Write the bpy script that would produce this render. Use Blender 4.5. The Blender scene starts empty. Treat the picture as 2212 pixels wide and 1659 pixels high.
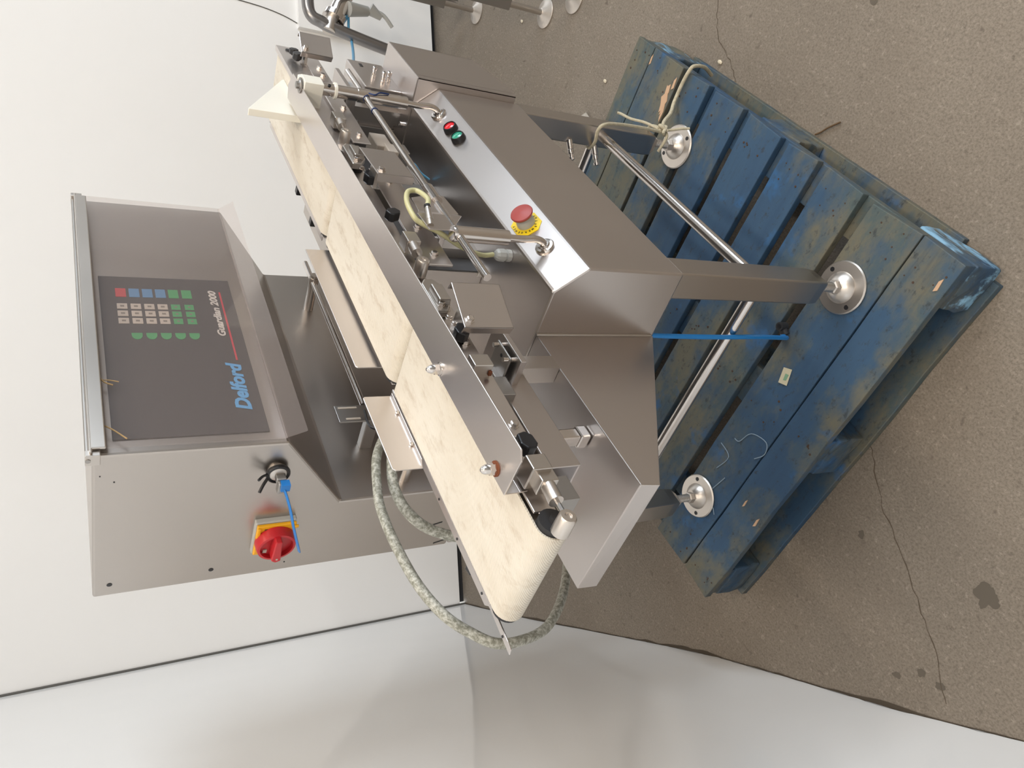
import bpy, bmesh, math, random
from mathutils import Vector, Matrix
random.seed(7)
S = bpy.context.scene
COL = S.collection
R = math.radians
V = Vector

# ------------------------------------------------------------------ camera
cam_d = bpy.data.cameras.new('camera')
cam = bpy.data.objects.new('camera', cam_d); COL.objects.link(cam)
cam_d.sensor_width = 36.0; cam_d.lens = 36.0 * 1619.815 / 2212.0
cam_d.clip_start = 0.02
# the photograph was taken with the phone on its side: image "up" is the room's right
rx = V((0.654962, -0.755139, -0.028197)); dn = V((-0.402872, -0.317616, -0.858370)); fw = rx.cross(dn)
M = Matrix.Identity(4)
for i in range(3):
    M[i][0] = dn[i]; M[i][1] = rx[i]; M[i][2] = -fw[i]
M.translation = V((0, 0, 1.57))
cam.matrix_world = M
S.camera = cam

# ------------------------------------------------------------------ world, lamps, exposure
S.view_settings.view_transform = 'Standard'; S.view_settings.look = 'None'
S.view_settings.gamma = 1.0; S.view_settings.use_curve_mapping = False
S.view_settings.exposure = 0.35
w = bpy.data.worlds.new('daylight'); S.world = w; w.use_nodes = True
w.node_tree.nodes['Background'].inputs[0].default_value = (0.81, 0.905, 1.0, 1)
w.node_tree.nodes['Background'].inputs[1].default_value = 8.0
# room frame: corner C0, E along the back wall to the right, N from the back wall into the room
C0 = V((1.648, 2.843, 0)); E = V((0.6995, -0.7146, 0)).normalized(); N = V((-E.y * -1, -E.x, 0)); N = V((E.y, -E.x, 0))
LW = V((-1.555, -1.805, 0)).normalized()          # direction of the left wall, away from the corner
ROOM_E, ROOM_N, ROOM_H = 8.0, 7.5, 4.6
def rp(e, n, z): return C0 + E * e + N * n + V((0, 0, z))
def area(name, loc, target, sx, sy, power, color, portal=False):
    l = bpy.data.lights.new(name, 'AREA'); l.shape = 'RECTANGLE'; l.size = sx; l.size_y = sy; l.energy = power; l.color = color
    o = bpy.data.objects.new(name, l); COL.objects.link(o); o.location = loc
    o.rotation_euler = (V(target) - V(loc)).to_track_quat('-Z', 'Y').to_euler()
    if portal: l.cycles.is_portal = True
    return o
# high window band in the far right end wall: daylight
area('window_daylight', rp(ROOM_E - 0.05, 4.4, 3.3), rp(0, 4.4, 3.3), 5.0, 2.4, 1.0, (1, 1, 1), portal=True)
# strip lamps under the ceiling
for k, (e, n) in enumerate(((1.2, 3.2), (3.8, 3.2), (1.2, 5.6), (3.8, 5.6))):
    area('strip_lamp', rp(e, n, ROOM_H - 0.25), rp(e, n, 0), 1.5, 0.25, 44, (1.0, 0.86, 0.71) if e < 2 else (1.0, 0.95, 0.88))

# ------------------------------------------------------------------ geometry helpers (verts, faces)
def gjoin(*gs):
    vs, fs = [], []
    for g in gs:
        n = len(vs); vs += list(g[0]); fs += [tuple(i + n for i in f) for f in g[1]]
    return vs, fs
def gbox(x0, x1, y0, y1, z0, z1):
    v = [V((x, y, z)) for z in (z0, z1) for y in (y0, y1) for x in (x0, x1)]
    return v, [(0, 2, 3, 1), (4, 5, 7, 6), (0, 1, 5, 4), (2, 6, 7, 3), (0, 4, 6, 2), (1, 3, 7, 5)]
def gprism(poly, fn, a, b):
    """poly: 2-D outline; fn(p, q, t) -> Vector; extruded from t=a to t=b"""
    n = len(poly)
    v = [fn(p, q, a) for p, q in poly] + [fn(p, q, b) for p, q in poly]
    f = [tuple(range(n))[::-1], tuple(range(n, 2 * n))] + [(i, (i + 1) % n, n + (i + 1) % n, n + i) for i in range(n)]
    return v, f
XZ = lambda p, q, t: V((p, t, q))
YZ = lambda p, q, t: V((t, p, q))
XY = lambda p, q, t: V((p, q, t))
def frame_of(d):
    d = V(d).normalized(); a = V((0, 0, 1)) if abs(d.z) < 0.9 else V((1, 0, 0))
    u = d.cross(a).normalized(); return u, d.cross(u).normalized(), d
def glathe(p0, d, prof, n=20, ph=0.0):
    """prof: list of (distance along d, radius)"""
    u, w_, d = frame_of(d); p0 = V(p0); vs, fs = [], []
    for t, r in prof:
        for k in range(n):
            a = 2 * math.pi * k / n + ph
            vs.append(p0 + d * t + u * (r * math.cos(a)) + w_ * (r * math.sin(a)))
    m = len(prof)
    for i in range(m - 1):
        for k in range(n):
            fs.append((i * n + k, i * n + (k + 1) % n, (i + 1) * n + (k + 1) % n, (i + 1) * n + k))
    fs.append(tuple(range(n))[::-1]); fs.append(tuple(range((m - 1) * n, m * n)))
    return vs, fs
def gcyl(p0, p1, r, n=16, r2=None, ph=0.0):
    p0, p1 = V(p0), V(p1); return glathe(p0, p1 - p0, [(0, r), ((p1 - p0).length, r if r2 is None else r2)], n, ph)
def spline(pts, sub=8):
    pts = [V(p) for p in pts]; out = []
    for i in range(len(pts) - 1):
        a, b, c, d = pts[max(i - 1, 0)], pts[i], pts[i + 1], pts[min(i + 2, len(pts) - 1)]
        for k in range(sub):
            t = k / sub
            out.append(0.5 * ((2 * b) + (c - a) * t + (2 * a - 5 * b + 4 * c - d) * t * t + (3 * b - a - 3 * c + d) * t ** 3))
    out.append(pts[-1]); return out
def gtube(pts, r, n=10, sub=8, flat=1.0):
    p = spline(pts, sub) if sub > 1 else [V(q) for q in pts]
    vs, fs = [], []; up = None
    for i, q in enumerate(p):
        d = (p[min(i + 1, len(p) - 1)] - p[max(i - 1, 0)]).normalized()
        if up is None: up = frame_of(d)[0]
        up = (up - d * up.dot(d)).normalized(); s = d.cross(up)
        for k in range(n):
            a = 2 * math.pi * k / n
            vs.append(q + up * (r * math.cos(a)) + s * (r * flat * math.sin(a)))
    for i in range(len(p) - 1):
        for k in range(n):
            fs.append((i * n + k, i * n + (k + 1) % n, (i + 1) * n + (k + 1) % n, (i + 1) * n + k))
    fs.append(tuple(range(n))[::-1]); fs.append(tuple(range((len(p) - 1) * n, len(p) * n)))
    return vs, fs
def gslab(quad, off):
    """a sheet: quad corners and the thickness vector"""
    q = [V(p) for p in quad]; o = V(off); n = len(q)
    return q + [p + o for p in q], [tuple(range(n))[::-1], tuple(range(n, 2 * n))] + [(i, (i + 1) % n, n + (i + 1) % n, n + i) for i in range(n)]

# ------------------------------------------------------------------ object helpers
WORLD = {}
def wm(o): return WORLD.get(o.name, Matrix.Identity(4))
def mesh_data(name, g):
    me = bpy.data.meshes.new(name); me.from_pydata([tuple(v) for v in g[0]], [], g[1])
    bm = bmesh.new(); bm.from_mesh(me); bmesh.ops.recalc_face_normals(bm, faces=bm.faces); bm.to_mesh(me); bm.free()
    return me
def obj(name, g, mat, parent=None, bevel=0.0, smooth=False, label=None, at=None):
    me = g if isinstance(g, bpy.types.Mesh) else mesh_data(name, g)
    if not len(me.materials): me.materials.append(mat)
    o = bpy.data.objects.new(name, me); COL.objects.link(o)
    if smooth and not isinstance(g, bpy.types.Mesh):
        me.shade_smooth(); me.set_sharp_from_angle(angle=R(38))
    if bevel:
        b = o.modifiers.new('bevel', 'BEVEL'); b.width = bevel; b.segments = 2; b.limit_method = 'ANGLE'; b.angle_limit = R(40); b.harden_normals = False
    basis = at if at is not None else Matrix.Identity(4)
    o.matrix_basis = basis; WORLD[o.name] = basis
    if parent is not None:
        o.parent = parent; o.matrix_parent_inverse = wm(parent).inverted()
    if label: o['label'] = label
    return o
def thing(name, label, cat, loc, group=None):
    o = bpy.data.objects.new(name, None); COL.objects.link(o); o.empty_display_size = 0.05
    o.location = loc; WORLD[o.name] = Matrix.Translation(V(loc))
    o['label'] = label; o['category'] = cat
    if group: o['group'] = group
    return o
def tag(o, label, cat, group=None):
    o['label'] = label; o['category'] = cat
    if group: o['group'] = group
    return o
def struct(name, g, mat, parent=None, bevel=0.0, smooth=False):
    o = obj(name, g, mat, parent, bevel, smooth); o['kind'] = 'structure'; return o
def stuff(o): o['kind'] = 'stuff'; return o

# ------------------------------------------------------------------ materials
def material(name, color, rough=0.5, metal=0.0, **kw):
    m = bpy.data.materials.new(name); m.use_nodes = True; b = m.node_tree.nodes['Principled BSDF']
    b.inputs['Base Color'].default_value = (*color, 1); b.inputs['Roughness'].default_value = rough; b.inputs['Metallic'].default_value = metal
    for k, v in kw.items(): b.inputs[k].default_value = v
    return m
class NT:
    def __init__(self, m):
        self.t = m.node_tree; self.b = self.t.nodes['Principled BSDF']
        self.co = self.t.nodes.new('ShaderNodeTexCoord').outputs['Object']
    def link(self, a, b): self.t.links.new(a, b)
    def noise(self, scale, detail=4, rough=0.55, stretch=None, dist=0.0):
        n = self.t.nodes.new('ShaderNodeTexNoise'); n.inputs['Scale'].default_value = scale
        n.inputs['Detail'].default_value = detail; n.inputs['Roughness'].default_value = rough; n.inputs['Distortion'].default_value = dist
        src = self.co
        if stretch:
            mp = self.t.nodes.new('ShaderNodeMapping'); mp.inputs['Scale'].default_value = stretch
            self.link(src, mp.inputs[0]); src = mp.outputs[0]
        self.link(src, n.inputs['Vector']); return n.outputs['Fac']
    def voronoi(self, scale, feature='F1', rnd=1.0):
        n = self.t.nodes.new('ShaderNodeTexVoronoi'); n.inputs['Scale'].default_value = scale; n.feature = feature
        n.inputs['Randomness'].default_value = rnd
        self.link(self.co, n.inputs['Vector']); return n.outputs['Distance']
    def ramp(self, fac, stops):
        n = self.t.nodes.new('ShaderNodeValToRGB'); r = n.color_ramp
        while len(r.elements) < len(stops): r.elements.new(0.5)
        for e, (p, c) in zip(r.elements, stops): e.position = p; e.color = (*c, 1) if len(c) == 3 else c
        self.link(fac, n.inputs[0]); return n.outputs[0]
    def step(self, fac, a, b): return self.ramp(fac, [(a, (0, 0, 0)), (b, (1, 1, 1))])
    def mix(self, fac, a, b, mode='MIX'):
        n = self.t.nodes.new('ShaderNodeMix'); n.data_type = 'RGBA'; n.blend_type = mode
        for s, i in ((fac, 0), (a, 6), (b, 7)):
            if isinstance(s, (int, float)): n.inputs[i].default_value = s
            elif isinstance(s, tuple): n.inputs[i].default_value = (*s, 1)
            else: self.link(s, n.inputs[i])
        return n.outputs[2]
    def maprange(self, fac, a, b):
        n = self.t.nodes.new('ShaderNodeMapRange'); n.inputs[3].default_value = a; n.inputs[4].default_value = b
        self.link(fac, n.inputs[0]); return n.outputs[0]
    def color(self, s): self.link(s, self.b.inputs['Base Color'])
    def rough(self, s): self.link(s, self.b.inputs['Roughness'])
    def bump(self, h, strength=0.2, dist=0.002):
        n = self.t.nodes.new('ShaderNodeBump'); n.inputs['Strength'].default_value = strength; n.inputs['Distance'].default_value = dist
        self.link(h, n.inputs['Height']); self.link(n.outputs[0], self.b.inputs['Normal'])
def steel(name, color, r0, r1, stretch, aniso=0.0, bump=0.0):
    m = material(name, color, r0, 1.0); t = NT(m)
    sm = t.noise(3.2, 2, 0.45); hz = t.noise(9, 2, 0.5, stretch)
    t.rough(t.maprange(t.mix(0.3, sm, hz), r0, r1))
    t.color(t.mix(sm, tuple(c * 0.90 for c in color), tuple(min(1, c * 1.06) for c in color)))
    return m
SC = (0.61, 0.565, 0.54)
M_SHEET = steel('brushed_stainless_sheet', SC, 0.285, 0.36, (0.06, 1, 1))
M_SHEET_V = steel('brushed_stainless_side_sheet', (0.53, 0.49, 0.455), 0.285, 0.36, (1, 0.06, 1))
M_GUIDE = steel('bright_stainless_strip', (0.70, 0.65, 0.62), 0.285, 0.35, (0.05, 1, 1))
M_TUBE = steel('polished_stainless_tube', (0.70, 0.66, 0.63), 0.12, 0.2, (1, 1, 1), bump=0.0)
M_PART = steel('machined_steel', (0.58, 0.54, 0.50), 0.285, 0.4, (1, 1, 1), bump=0.0)
M_CAST = steel('cast_foot_steel', (0.66, 0.61, 0.56), 0.29, 0.42, (1, 1, 1), bump=0.02)
M_DULL = steel('dull_grey_steel', (0.40, 0.38, 0.36), 0.35, 0.5, (1, 1, 1))
M_DARKREFL = material('dark_reflection_steel', (0.085, 0.085, 0.088), 0.38, 0.35)  # housing steel with its dark reflection put into the base colour
M_BLACK = material('black_plastic', (0.012, 0.012, 0.014), 0.35)
M_RUBBER = material('black_rubber', (0.02, 0.02, 0.022), 0.6)
M_WHITE = material('white_nylon', (0.80, 0.78, 0.70), 0.35, **{'Subsurface Weight': 0.15, 'Subsurface Radius': (0.01, 0.01, 0.008)})
M_RED = material('red_plastic', (0.50, 0.018, 0.025), 0.35)
M_REDDULL = material('faded_red_plastic', (0.30, 0.045, 0.040), 0.45)
M_REDLENS = material('glossy_red_lens', (0.65, 0.01, 0.02), 0.08, **{'Coat Weight': 0.6})
M_GREENLENS = material('glossy_green_lens', (0.03, 0.30, 0.20), 0.08, **{'Coat Weight': 0.6})
M_YELLOW = material('yellow_plate', (0.80, 0.58, 0.01), 0.4)
M_ORANGE = material('amber_plastic', (0.80, 0.40, 0.01), 0.38)
M_GREY = material('grey_plastic', (0.42, 0.42, 0.40), 0.45)
M_BLUE = material('blue_plastic', (0.01, 0.17, 0.52), 0.35)
M_HOSE = material('blue_air_hose', (0.015, 0.20, 0.55), 0.3)
M_SKY = material('pale_blue_hose', (0.08, 0.30, 0.50), 0.3)
M_TRIMGREY = material('dark_grey_sealant', (0.10, 0.095, 0.085), 0.6)
M_INK = material('black_ink', (0.02, 0.02, 0.02), 0.6)
M_RUST = material('rust', (0.16, 0.045, 0.015), 0.8)

def mat_wall():
    m = material('glossy_white_wall_sheet', (0.80, 0.79, 0.765), 0.09, **{'Specular IOR Level': 0.55}); t = NT(m)
    a = t.noise(1.3, 3, 0.5); t.color(t.mix(a, (0.83, 0.815, 0.795), (0.875, 0.87, 0.86)))
    t.rough(t.maprange(t.noise(3, 4), 0.04, 0.10)); t.bump(t.noise(1.7, 2), 0.12, 0.02); return m
def mat_floor():
    m = material('worn_concrete', (0.25, 0.2, 0.16), 0.75); t = NT(m)
    big = t.noise(1.6, 4, 0.6); mid = t.noise(17, 6, 0.7); fine = t.noise(190, 4, 0.75)
    c = t.mix(t.step(big, 0.3, 0.7), (0.145, 0.120, 0.093), (0.235, 0.200, 0.160))
    c = t.mix(t.maprange(mid, 0.0, 0.55), c, (0.265, 0.228, 0.186))
    c = t.mix(t.mix(0.55, (0, 0, 0), t.step(fine, 0.44, 0.62)), c, (0.085, 0.067, 0.050))
    c = t.mix(t.mix(0.8, (0, 0, 0), t.step(t.noise(70, 5, 0.8), 0.56, 0.66)), c, (0.30, 0.262, 0.215))
    c = t.mix(t.mix(0.6, (0, 0, 0), t.step(t.noise(38, 4, 0.7), 0.60, 0.70)), c, (0.100, 0.080, 0.060))
    sp = t.step(t.noise(26, 2, 0.5, None, 0.4), 0.70, 0.77); c = t.mix(t.mix(0.7, (0, 0, 0), sp), c, (0.085, 0.066, 0.050))
    st = t.step(t.noise(3.0, 5, 0.75), 0.50, 0.80); c = t.mix(t.mix(0.45, (0, 0, 0), st), c, (0.16, 0.128, 0.098))
    t.color(c); t.bump(mid, 0.12, 0.002); t.rough(t.maprange(mid, 0.55, 0.9)); return m
def mat_wood(name, chip=False):
    m = material(name, (0.05, 0.12, 0.22), 0.72); t = NT(m)
    gr = t.noise(24, 5, 0.65, (1, 0.07, 1)); big = t.noise(3.6, 6, 0.65, (1, 0.6, 1)); mid = t.noise(11, 6, 0.75, (1, 0.45, 1)); sp = t.noise(60, 4, 0.75, (1, 0.6, 1))
    c = t.mix(gr, (0.014, 0.042, 0.095), (0.036, 0.088, 0.155))
    c = t.mix(t.step(big, 0.40, 0.56), c, (0.060, 0.085, 0.088))
    c = t.mix(t.mix(0.85, (0, 0, 0), t.mix(1.0, t.step(mid, 0.40, 0.56), t.step(big, 0.42, 0.54), 'MULTIPLY')), c, (0.130, 0.116, 0.078))
    c = t.mix(t.mix(0.8, (0, 0, 0), t.step(t.noise(6, 4, 0.7), 0.60, 0.70)), c, (0.020, 0.098, 0.240))
    c = t.mix(t.mix(0.8, (0, 0, 0), t.step(sp, 0.56, 0.70)), c, (0.022, 0.028, 0.034))
    c = t.mix(t.mix(0.5, (0, 0, 0), t.step(gr, 0.62, 0.74)), c, (0.018, 0.030, 0.045))
    if chip: c = t.mix(t.step(t.noise(16, 4, 0.7, (0.35, 1, 1)), 0.50, 0.6), c, (0.20, 0.38, 0.54))
    t.color(c); t.bump(gr, 0.5, 0.002); return m
def mat_belt():
    m = material('cream_fabric_belt', (0.72, 0.66, 0.52), 0.6); t = NT(m)
    st = t.noise(9, 5, 0.7, (0.25, 1, 1)); sp = t.noise(46, 5, 0.75, (0.4, 1, 1))
    c = t.mix(t.step(st, 0.35, 0.75), (0.68, 0.64, 0.56), (0.59, 0.535, 0.44))
    c = t.mix(t.mix(0.75, (0, 0, 0), t.step(sp, 0.52, 0.72)), c, (0.45, 0.375, 0.29))
    t.color(c)
    wv = t.t.nodes.new('ShaderNodeTexWave'); wv.inputs['Scale'].default_value = 170; wv.bands_direction = 'DIAGONAL'; t.link(t.co, wv.inputs[0])
    t.bump(wv.outputs['Fac'], 0.35, 0.0012); return m
def mat_clear():
    m = bpy.data.materials.new('clear_acrylic'); m.use_nodes = True; nt = m.node_tree; nt.nodes.clear()
    out = nt.nodes.new('ShaderNodeOutputMaterial'); mx = nt.nodes.new('ShaderNodeMixShader'); mx2 = nt.nodes.new('ShaderNodeMixShader')
    tr = nt.nodes.new('ShaderNodeBsdfTransparent'); tr.inputs[0].default_value = (0.95, 0.93, 0.92, 1)
    gl = nt.nodes.new('ShaderNodeBsdfGlossy'); gl.inputs['Roughness'].default_value = 0.06
    df = nt.nodes.new('ShaderNodeBsdfDiffuse'); df.inputs[0].default_value = (0.75, 0.68, 0.66, 1)
    lw = nt.nodes.new('ShaderNodeLayerWeight'); lw.inputs[0].default_value = 0.5
    pw = nt.nodes.new('ShaderNodeMath'); pw.operation = 'POWER'; pw.inputs[1].default_value = 4.0; nt.links.new(lw.outputs['Facing'], pw.inputs[0])
    fr = nt.nodes.new('ShaderNodeMapRange'); fr.inputs[3].default_value = 0.035; fr.inputs[4].default_value = 0.8; nt.links.new(pw.outputs[0], fr.inputs[0])
    nt.links.new(fr.outputs[0], mx.inputs[0]); nt.links.new(tr.outputs[0], mx.inputs[1]); nt.links.new(gl.outputs[0], mx.inputs[2])
    mx2.inputs[0].default_value = 0.05; nt.links.new(mx.outputs[0], mx2.inputs[1]); nt.links.new(df.outputs[0], mx2.inputs[2])
    nt.links.new(mx2.outputs[0], out.inputs[0]); return m
def mat_cable():
    m = material('grey_braided_cable', (0.36, 0.36, 0.32), 0.5); t = NT(m)
    c = t.mix(t.step(t.noise(160, 3, 0.7), 0.4, 0.65), (0.20, 0.20, 0.16), (0.50, 0.50, 0.45)); t.color(c); t.bump(t.noise(260, 2), 0.5, 0.001); return m
def mat_rope():
    m = material('frayed_rope', (0.48, 0.43, 0.30), 0.85); t = NT(m)
    t.color(t.mix(t.noise(120, 4), (0.30, 0.26, 0.17), (0.60, 0.55, 0.42))); t.bump(t.noise(200, 3), 0.8, 0.002); return m
M_WALL, M_FLOOR, M_WOOD, M_CHIP, M_BELT, M_CLEAR, M_CABLE, M_ROPE = mat_wall(), mat_floor(), mat_wood('blue_painted_wood'), mat_wood('chipped_blue_wood', True), mat_belt(), mat_clear(), mat_cable(), mat_rope()
M_BARE = material('bare_splintered_wood', (0.50, 0.33, 0.21), 0.8)
M_TUBEGREEN = material('yellowed_sensor_lead', (0.52, 0.50, 0.28), 0.35)
M_PANEL = material('dark_keypad_membrane', (0.055, 0.048, 0.050), 0.35)
M_KEYW = material('pale_key', (0.50, 0.44, 0.38), 0.5); M_KEYG = material('green_key', (0.045, 0.30, 0.10), 0.5)
M_KEYB = material('blue_key', (0.09, 0.23, 0.42), 0.5); M_KEYR = material('red_key', (0.50, 0.035, 0.045), 0.5)
M_TXTB = material('blue_print', (0.10, 0.36, 0.68), 0.5); M_TXTR = material('red_print', (0.55, 0.03, 0.05), 0.5); M_TXTW = material('white_print', (0.62, 0.58, 0.54), 0.5)
M_CEIL = material('pale_ceiling', (0.55, 0.53, 0.50), 0.8)
M_FARWALL = material('room_wall_paint', (0.24, 0.23, 0.215), 0.6)

# ================================================================== the room
struct('floor', gjoin(gbox(-9, 9, -9, 9, -0.1, 0)), M_FLOOR)
# left wall follows the slightly bowed line of the cladding
base = [V((1.648, 2.843)), V((1.273, 2.408)), V((0.887, 1.940)), V((0.753, 1.779)), V((0.616, 1.619)), V((0.452, 1.446)), V((0.251, 1.238)), V((0.074, 1.0365)), V((-1.10, -0.28)), V((-3.4, -2.9))]
ln = V((-LW.y, LW.x)) if False else V((-0.758, 0.653))
vs = []; fs = []
for p in base:
    for q, z in ((p, 0), (p, ROOM_H), (p + ln * 0.08, 0), (p + ln * 0.08, ROOM_H)): vs.append(V((q.x, q.y, z)))
for i in range(len(base) - 1):
    a, b = 4 * i, 4 * i + 4
    fs += [(a, b, b + 1, a + 1), (a + 2, a + 3, b + 3, b + 2), (a + 1, b + 1, b + 3, a + 3)]
struct('wall_left', (vs, fs), M_WALL, smooth=True)
def wall_box(e0, e1, n0, n1, z0, z1):
    v = [rp(e, n, z) for z in (z0, z1) for n in (n0, n1) for e in (e0, e1)]
    return v, gbox(0, 1, 0, 1, 0, 1)[1]
struct('wall_back', gjoin(wall_box(0.0, ROOM_E, -0.10, 0.0, 0.026, ROOM_H)), M_WALL)
struct('baseboard_back', wall_box(0.01, ROOM_E, -0.10, -0.012, 0, 0.026), M_RUBBER)
struct('trim_1', gcyl(rp(0.004, 0.004, 0.0), rp(0.004, 0.004, ROOM_H), 0.0045, 8), M_TRIMGREY)
struct('trim_2', gtube([rp(2.672, 0.001, 1.12), rp(2.660, 0.001, 0.985), rp(2.648, 0.001, 0.817), rp(2.630, 0.001, 0.721), rp(2.609, 0.001, 0.662)], 0.0022, 6, 4), M_TRIMGREY)
struct('trim_3', wall_box(2.585, ROOM_E, 0.0, 0.022, 0.03, 0.66), M_WALL)
dl = []
for i in range(8): dl += [base[i].lerp(base[i + 1], k / 10) for k in range(10 if i < 7 else 3)]
vs, fs = [], []; nn = V((0.758, -0.653)); w0 = 0.006
for i, q in enumerate(dl):
    w0 = min(0.013, max(0.0025, w0 + random.uniform(-0.0035, 0.0035)))
    vs += [V((q.x - nn.x * .002, q.y - nn.y * .002, 0.0012)), V((q.x + nn.x * w0, q.y + nn.y * w0, 0.0012)), V((q.x + nn.x * .0012, q.y + nn.y * .0012, random.uniform(0.001, 0.007)))]
for i in range(len(dl) - 1): fs += [(3 * i, 3 * i + 1, 3 * i + 4, 3 * i + 3), (3 * i, 3 * i + 2, 3 * i + 5, 3 * i + 3)]
struct('baseboard_left', (vs, fs), material('grime', (0.060, 0.046, 0.032), 0.9))
# rest of the room, outside the view: end wall with the open door, front wall, ceiling
struct('wall_right', gjoin(wall_box(ROOM_E, ROOM_E + 0.1, 0, 1.9, 0, ROOM_H), wall_box(ROOM_E, ROOM_E + 0.1, 6.9, ROOM_N, 0, ROOM_H), wall_box(ROOM_E, ROOM_E + 0.1, 1.9, 6.9, 4.5, ROOM_H), wall_box(ROOM_E, ROOM_E + 0.1, 1.9, 6.9, 0, 2.1)), M_FARWALL)
struct('wall_front', wall_box(-3, ROOM_E, ROOM_N, ROOM_N + 0.1, 0, ROOM_H), M_FARWALL)
struct('ceiling', wall_box(-4, ROOM_E + 0.1, -0.1, ROOM_N + 0.1, ROOM_H, ROOM_H + 0.1), M_CEIL)
# cracks in the slab: thin dark brown strips
def crack(pts, w0):
    p = spline([V((x, y, 0)) for x, y in pts], 6); vs, fs = [], []
    for i, q in enumerate(p):
        d = (p[min(i + 1, len(p) - 1)] - p[max(i - 1, 0)]).normalized(); s = V((-d.y, d.x, 0)); ww = w0 * random.uniform(0.4, 1.3)
        j = V((random.uniform(-1, 1), random.uniform(-1, 1), 0)) * 0.003
        vs += [q + j - s * ww + V((0, 0, 0.0008)), q + j + s * ww + V((0, 0, 0.0008))]
    for i in range(len(p) - 1): fs.append((2 * i, 2 * i + 1, 2 * i + 3, 2 * i + 2))
    return vs, fs
struct('trim_4', crack([(0.70, 0.80), (0.65, 0.839), (0.564, 0.907), (0.46, 0.956), (0.366, 1.011), (0.281, 1.057), (0.201, 1.123)], 0.0011), material('crack_brown', (0.085, 0.062, 0.042), 0.9))
struct('trim_5', crack([(1.90, 0.08), (1.779, 0.204), (1.744, 0.254), (1.695, 0.293), (1.634, 0.315), (1.579, 0.35)], 0.0010), bpy.data.materials['crack_brown'])

M_STAIN = material('oil_stain', (0.105, 0.088, 0.068), 0.85)
for x, y, r in ((0.297, 0.880, 0.026), (0.298, 1.174, 0.010), (0.269, 1.119, 0.009), (0.229, 1.105, 0.011), (0.554, 0.999, 0.009), (1.42, -0.02, 0.012), (1.30, 0.06, 0.009)):
    rr = [r * random.uniform(.55, 1.25) for _ in range(10)]; rr = [(rr[i // 4] * (4 - i % 4) + rr[(i // 4 + 1) % 10] * (i % 4)) / 4 * random.uniform(.9, 1.1) for i in range(40)]
    p = [(x + q * math.cos(R(i * 9)), y + q * math.sin(R(i * 9))) for i, q in enumerate(rr)]
    so = obj('stain', ([V((a, b, 0.0006)) for a, b in p], [tuple(range(len(p)))]), M_STAIN, bpy.data.objects['floor'])
# ================================================================== the pallet
pal = thing('pallet', 'worn blue painted wooden pallet under the steel machine', 'pallet', (1.266, 0.871, 0))
PX0, PX1, PY0, PY1 = 0.680, 1.853, 0.357, 1.385
planks = [(0.680, 0.785), (0.7875, 0.920), (0.948, 1.060), (1.090, 1.188), (1.216, 1.335), (1.362, 1.477), (1.503, 1.607), (1.620, 1.7635), (1.7665, 1.853)]
def gplank(x0, x1, y0, y1, z0, z1, n=9, j=0.0018):
    """a board with slightly uneven long edges and ends"""
    vs, fs = [], []
    for i in range(n + 1):
        y = y0 + (y1 - y0) * i / n
        a = x0 + random.uniform(0, j) * (1 if x0 > PX0 + 1e-3 else 2); b = x1 - random.uniform(0, j); h = random.uniform(-0.0008, 0.0008)
        e = random.uniform(-0.003, 0.003) if i in (0, n) else 0
        vs += [V((a, y + e, z0)), V((b, y - e, z0)), V((b, y - e, z1 + h)), V((a, y + e, z1 + h))]
    for i in range(n):
        q = 4 * i
        for k in range(4): fs.append((q + k, q + (k + 1) % 4, q + 4 + (k + 1) % 4, q + 4 + k))
    fs += [(0, 1, 2, 3), (4 * n, 4 * n + 3, 4 * n + 2, 4 * n + 1)]
    return vs, fs
for k, (a, b) in enumerate(planks):
    obj('plank', gplank(a, b, PY0 + random.uniform(0, .004), PY1 - random.uniform(0, .006), 0.130, 0.150), M_WOOD, pal, 0.002)
for y0, y1 in ((PY0 + 0.004, PY0 + 0.10), (0.818, 0.918), (PY1 - 0.104, PY1 - 0.008)):
    obj('stringer_board', gbox(PX0 + 0.006, PX1 - 0.006, y0, y1, 0.108, 0.1295), M_WOOD, pal, 0.002)
def gblock(x0, x1, y0, y1):
    g = gbox(x0, x1, y0, y1, 0.020, 0.108); bm = bmesh.new()
    vs = [bm.verts.new(v) for v in g[0]]; [bm.faces.new([vs[i] for i in f]) for f in g[1]]
    bmesh.ops.subdivide_edges(bm, edges=bm.edges[:], cuts=3, use_grid_fill=True)
    c = V(((x0 + x1) / 2, (y0 + y1) / 2, 0.064))
    for v in bm.verts:
        v.co += V((random.uniform(-1, 1), random.uniform(-1, 1), 0)) * 0.003
        if abs(v.co.z - 0.064) < 0.04: v.co += (v.co - c).normalized() * random.uniform(-0.001, 0.003)
    out = ([v.co.copy() for v in bm.verts], [tuple(v.index for v in f.verts) for f in bm.faces]) if not bm.verts.index_update() else None
    bm.free(); return out
for bx, (x0, x1) in enumerate(((PX0 + 0.004, PX0 + 0.146), (1.195, 1.337), (PX1 - 0.146, PX1 - 0.004))):
    for by, (y0, y1) in enumerate(((PY0 + 0.002, PY0 + 0.105), (0.812, 0.922), (PY1 - 0.112, PY1 - 0.002))):
        obj('block', gblock(x0, x1, y0, y1), M_CHIP if by == 0 and bx != 1 else M_WOOD, pal, 0.004)
for x0, x1 in ((PX0 - 0.012, PX0 + 0.10), (PX1 - 0.10, PX1)):
    obj('bottom_board', gplank(x0, x1, PY0 + 0.03, PY1 + 0.01, 0.0, 0.0195), M_WOOD, pal, 0.002)
for y0, y1 in ((PY0 - 0.004, PY0 + 0.09), (0.82, 0.915), (PY1 - 0.09, PY1)):
    obj('bottom_board', gbox(PX0 + 0.102, PX1 - 0.102, y0, y1, 0.0, 0.0195), M_WOOD, pal, 0.002)
nails = []
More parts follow.
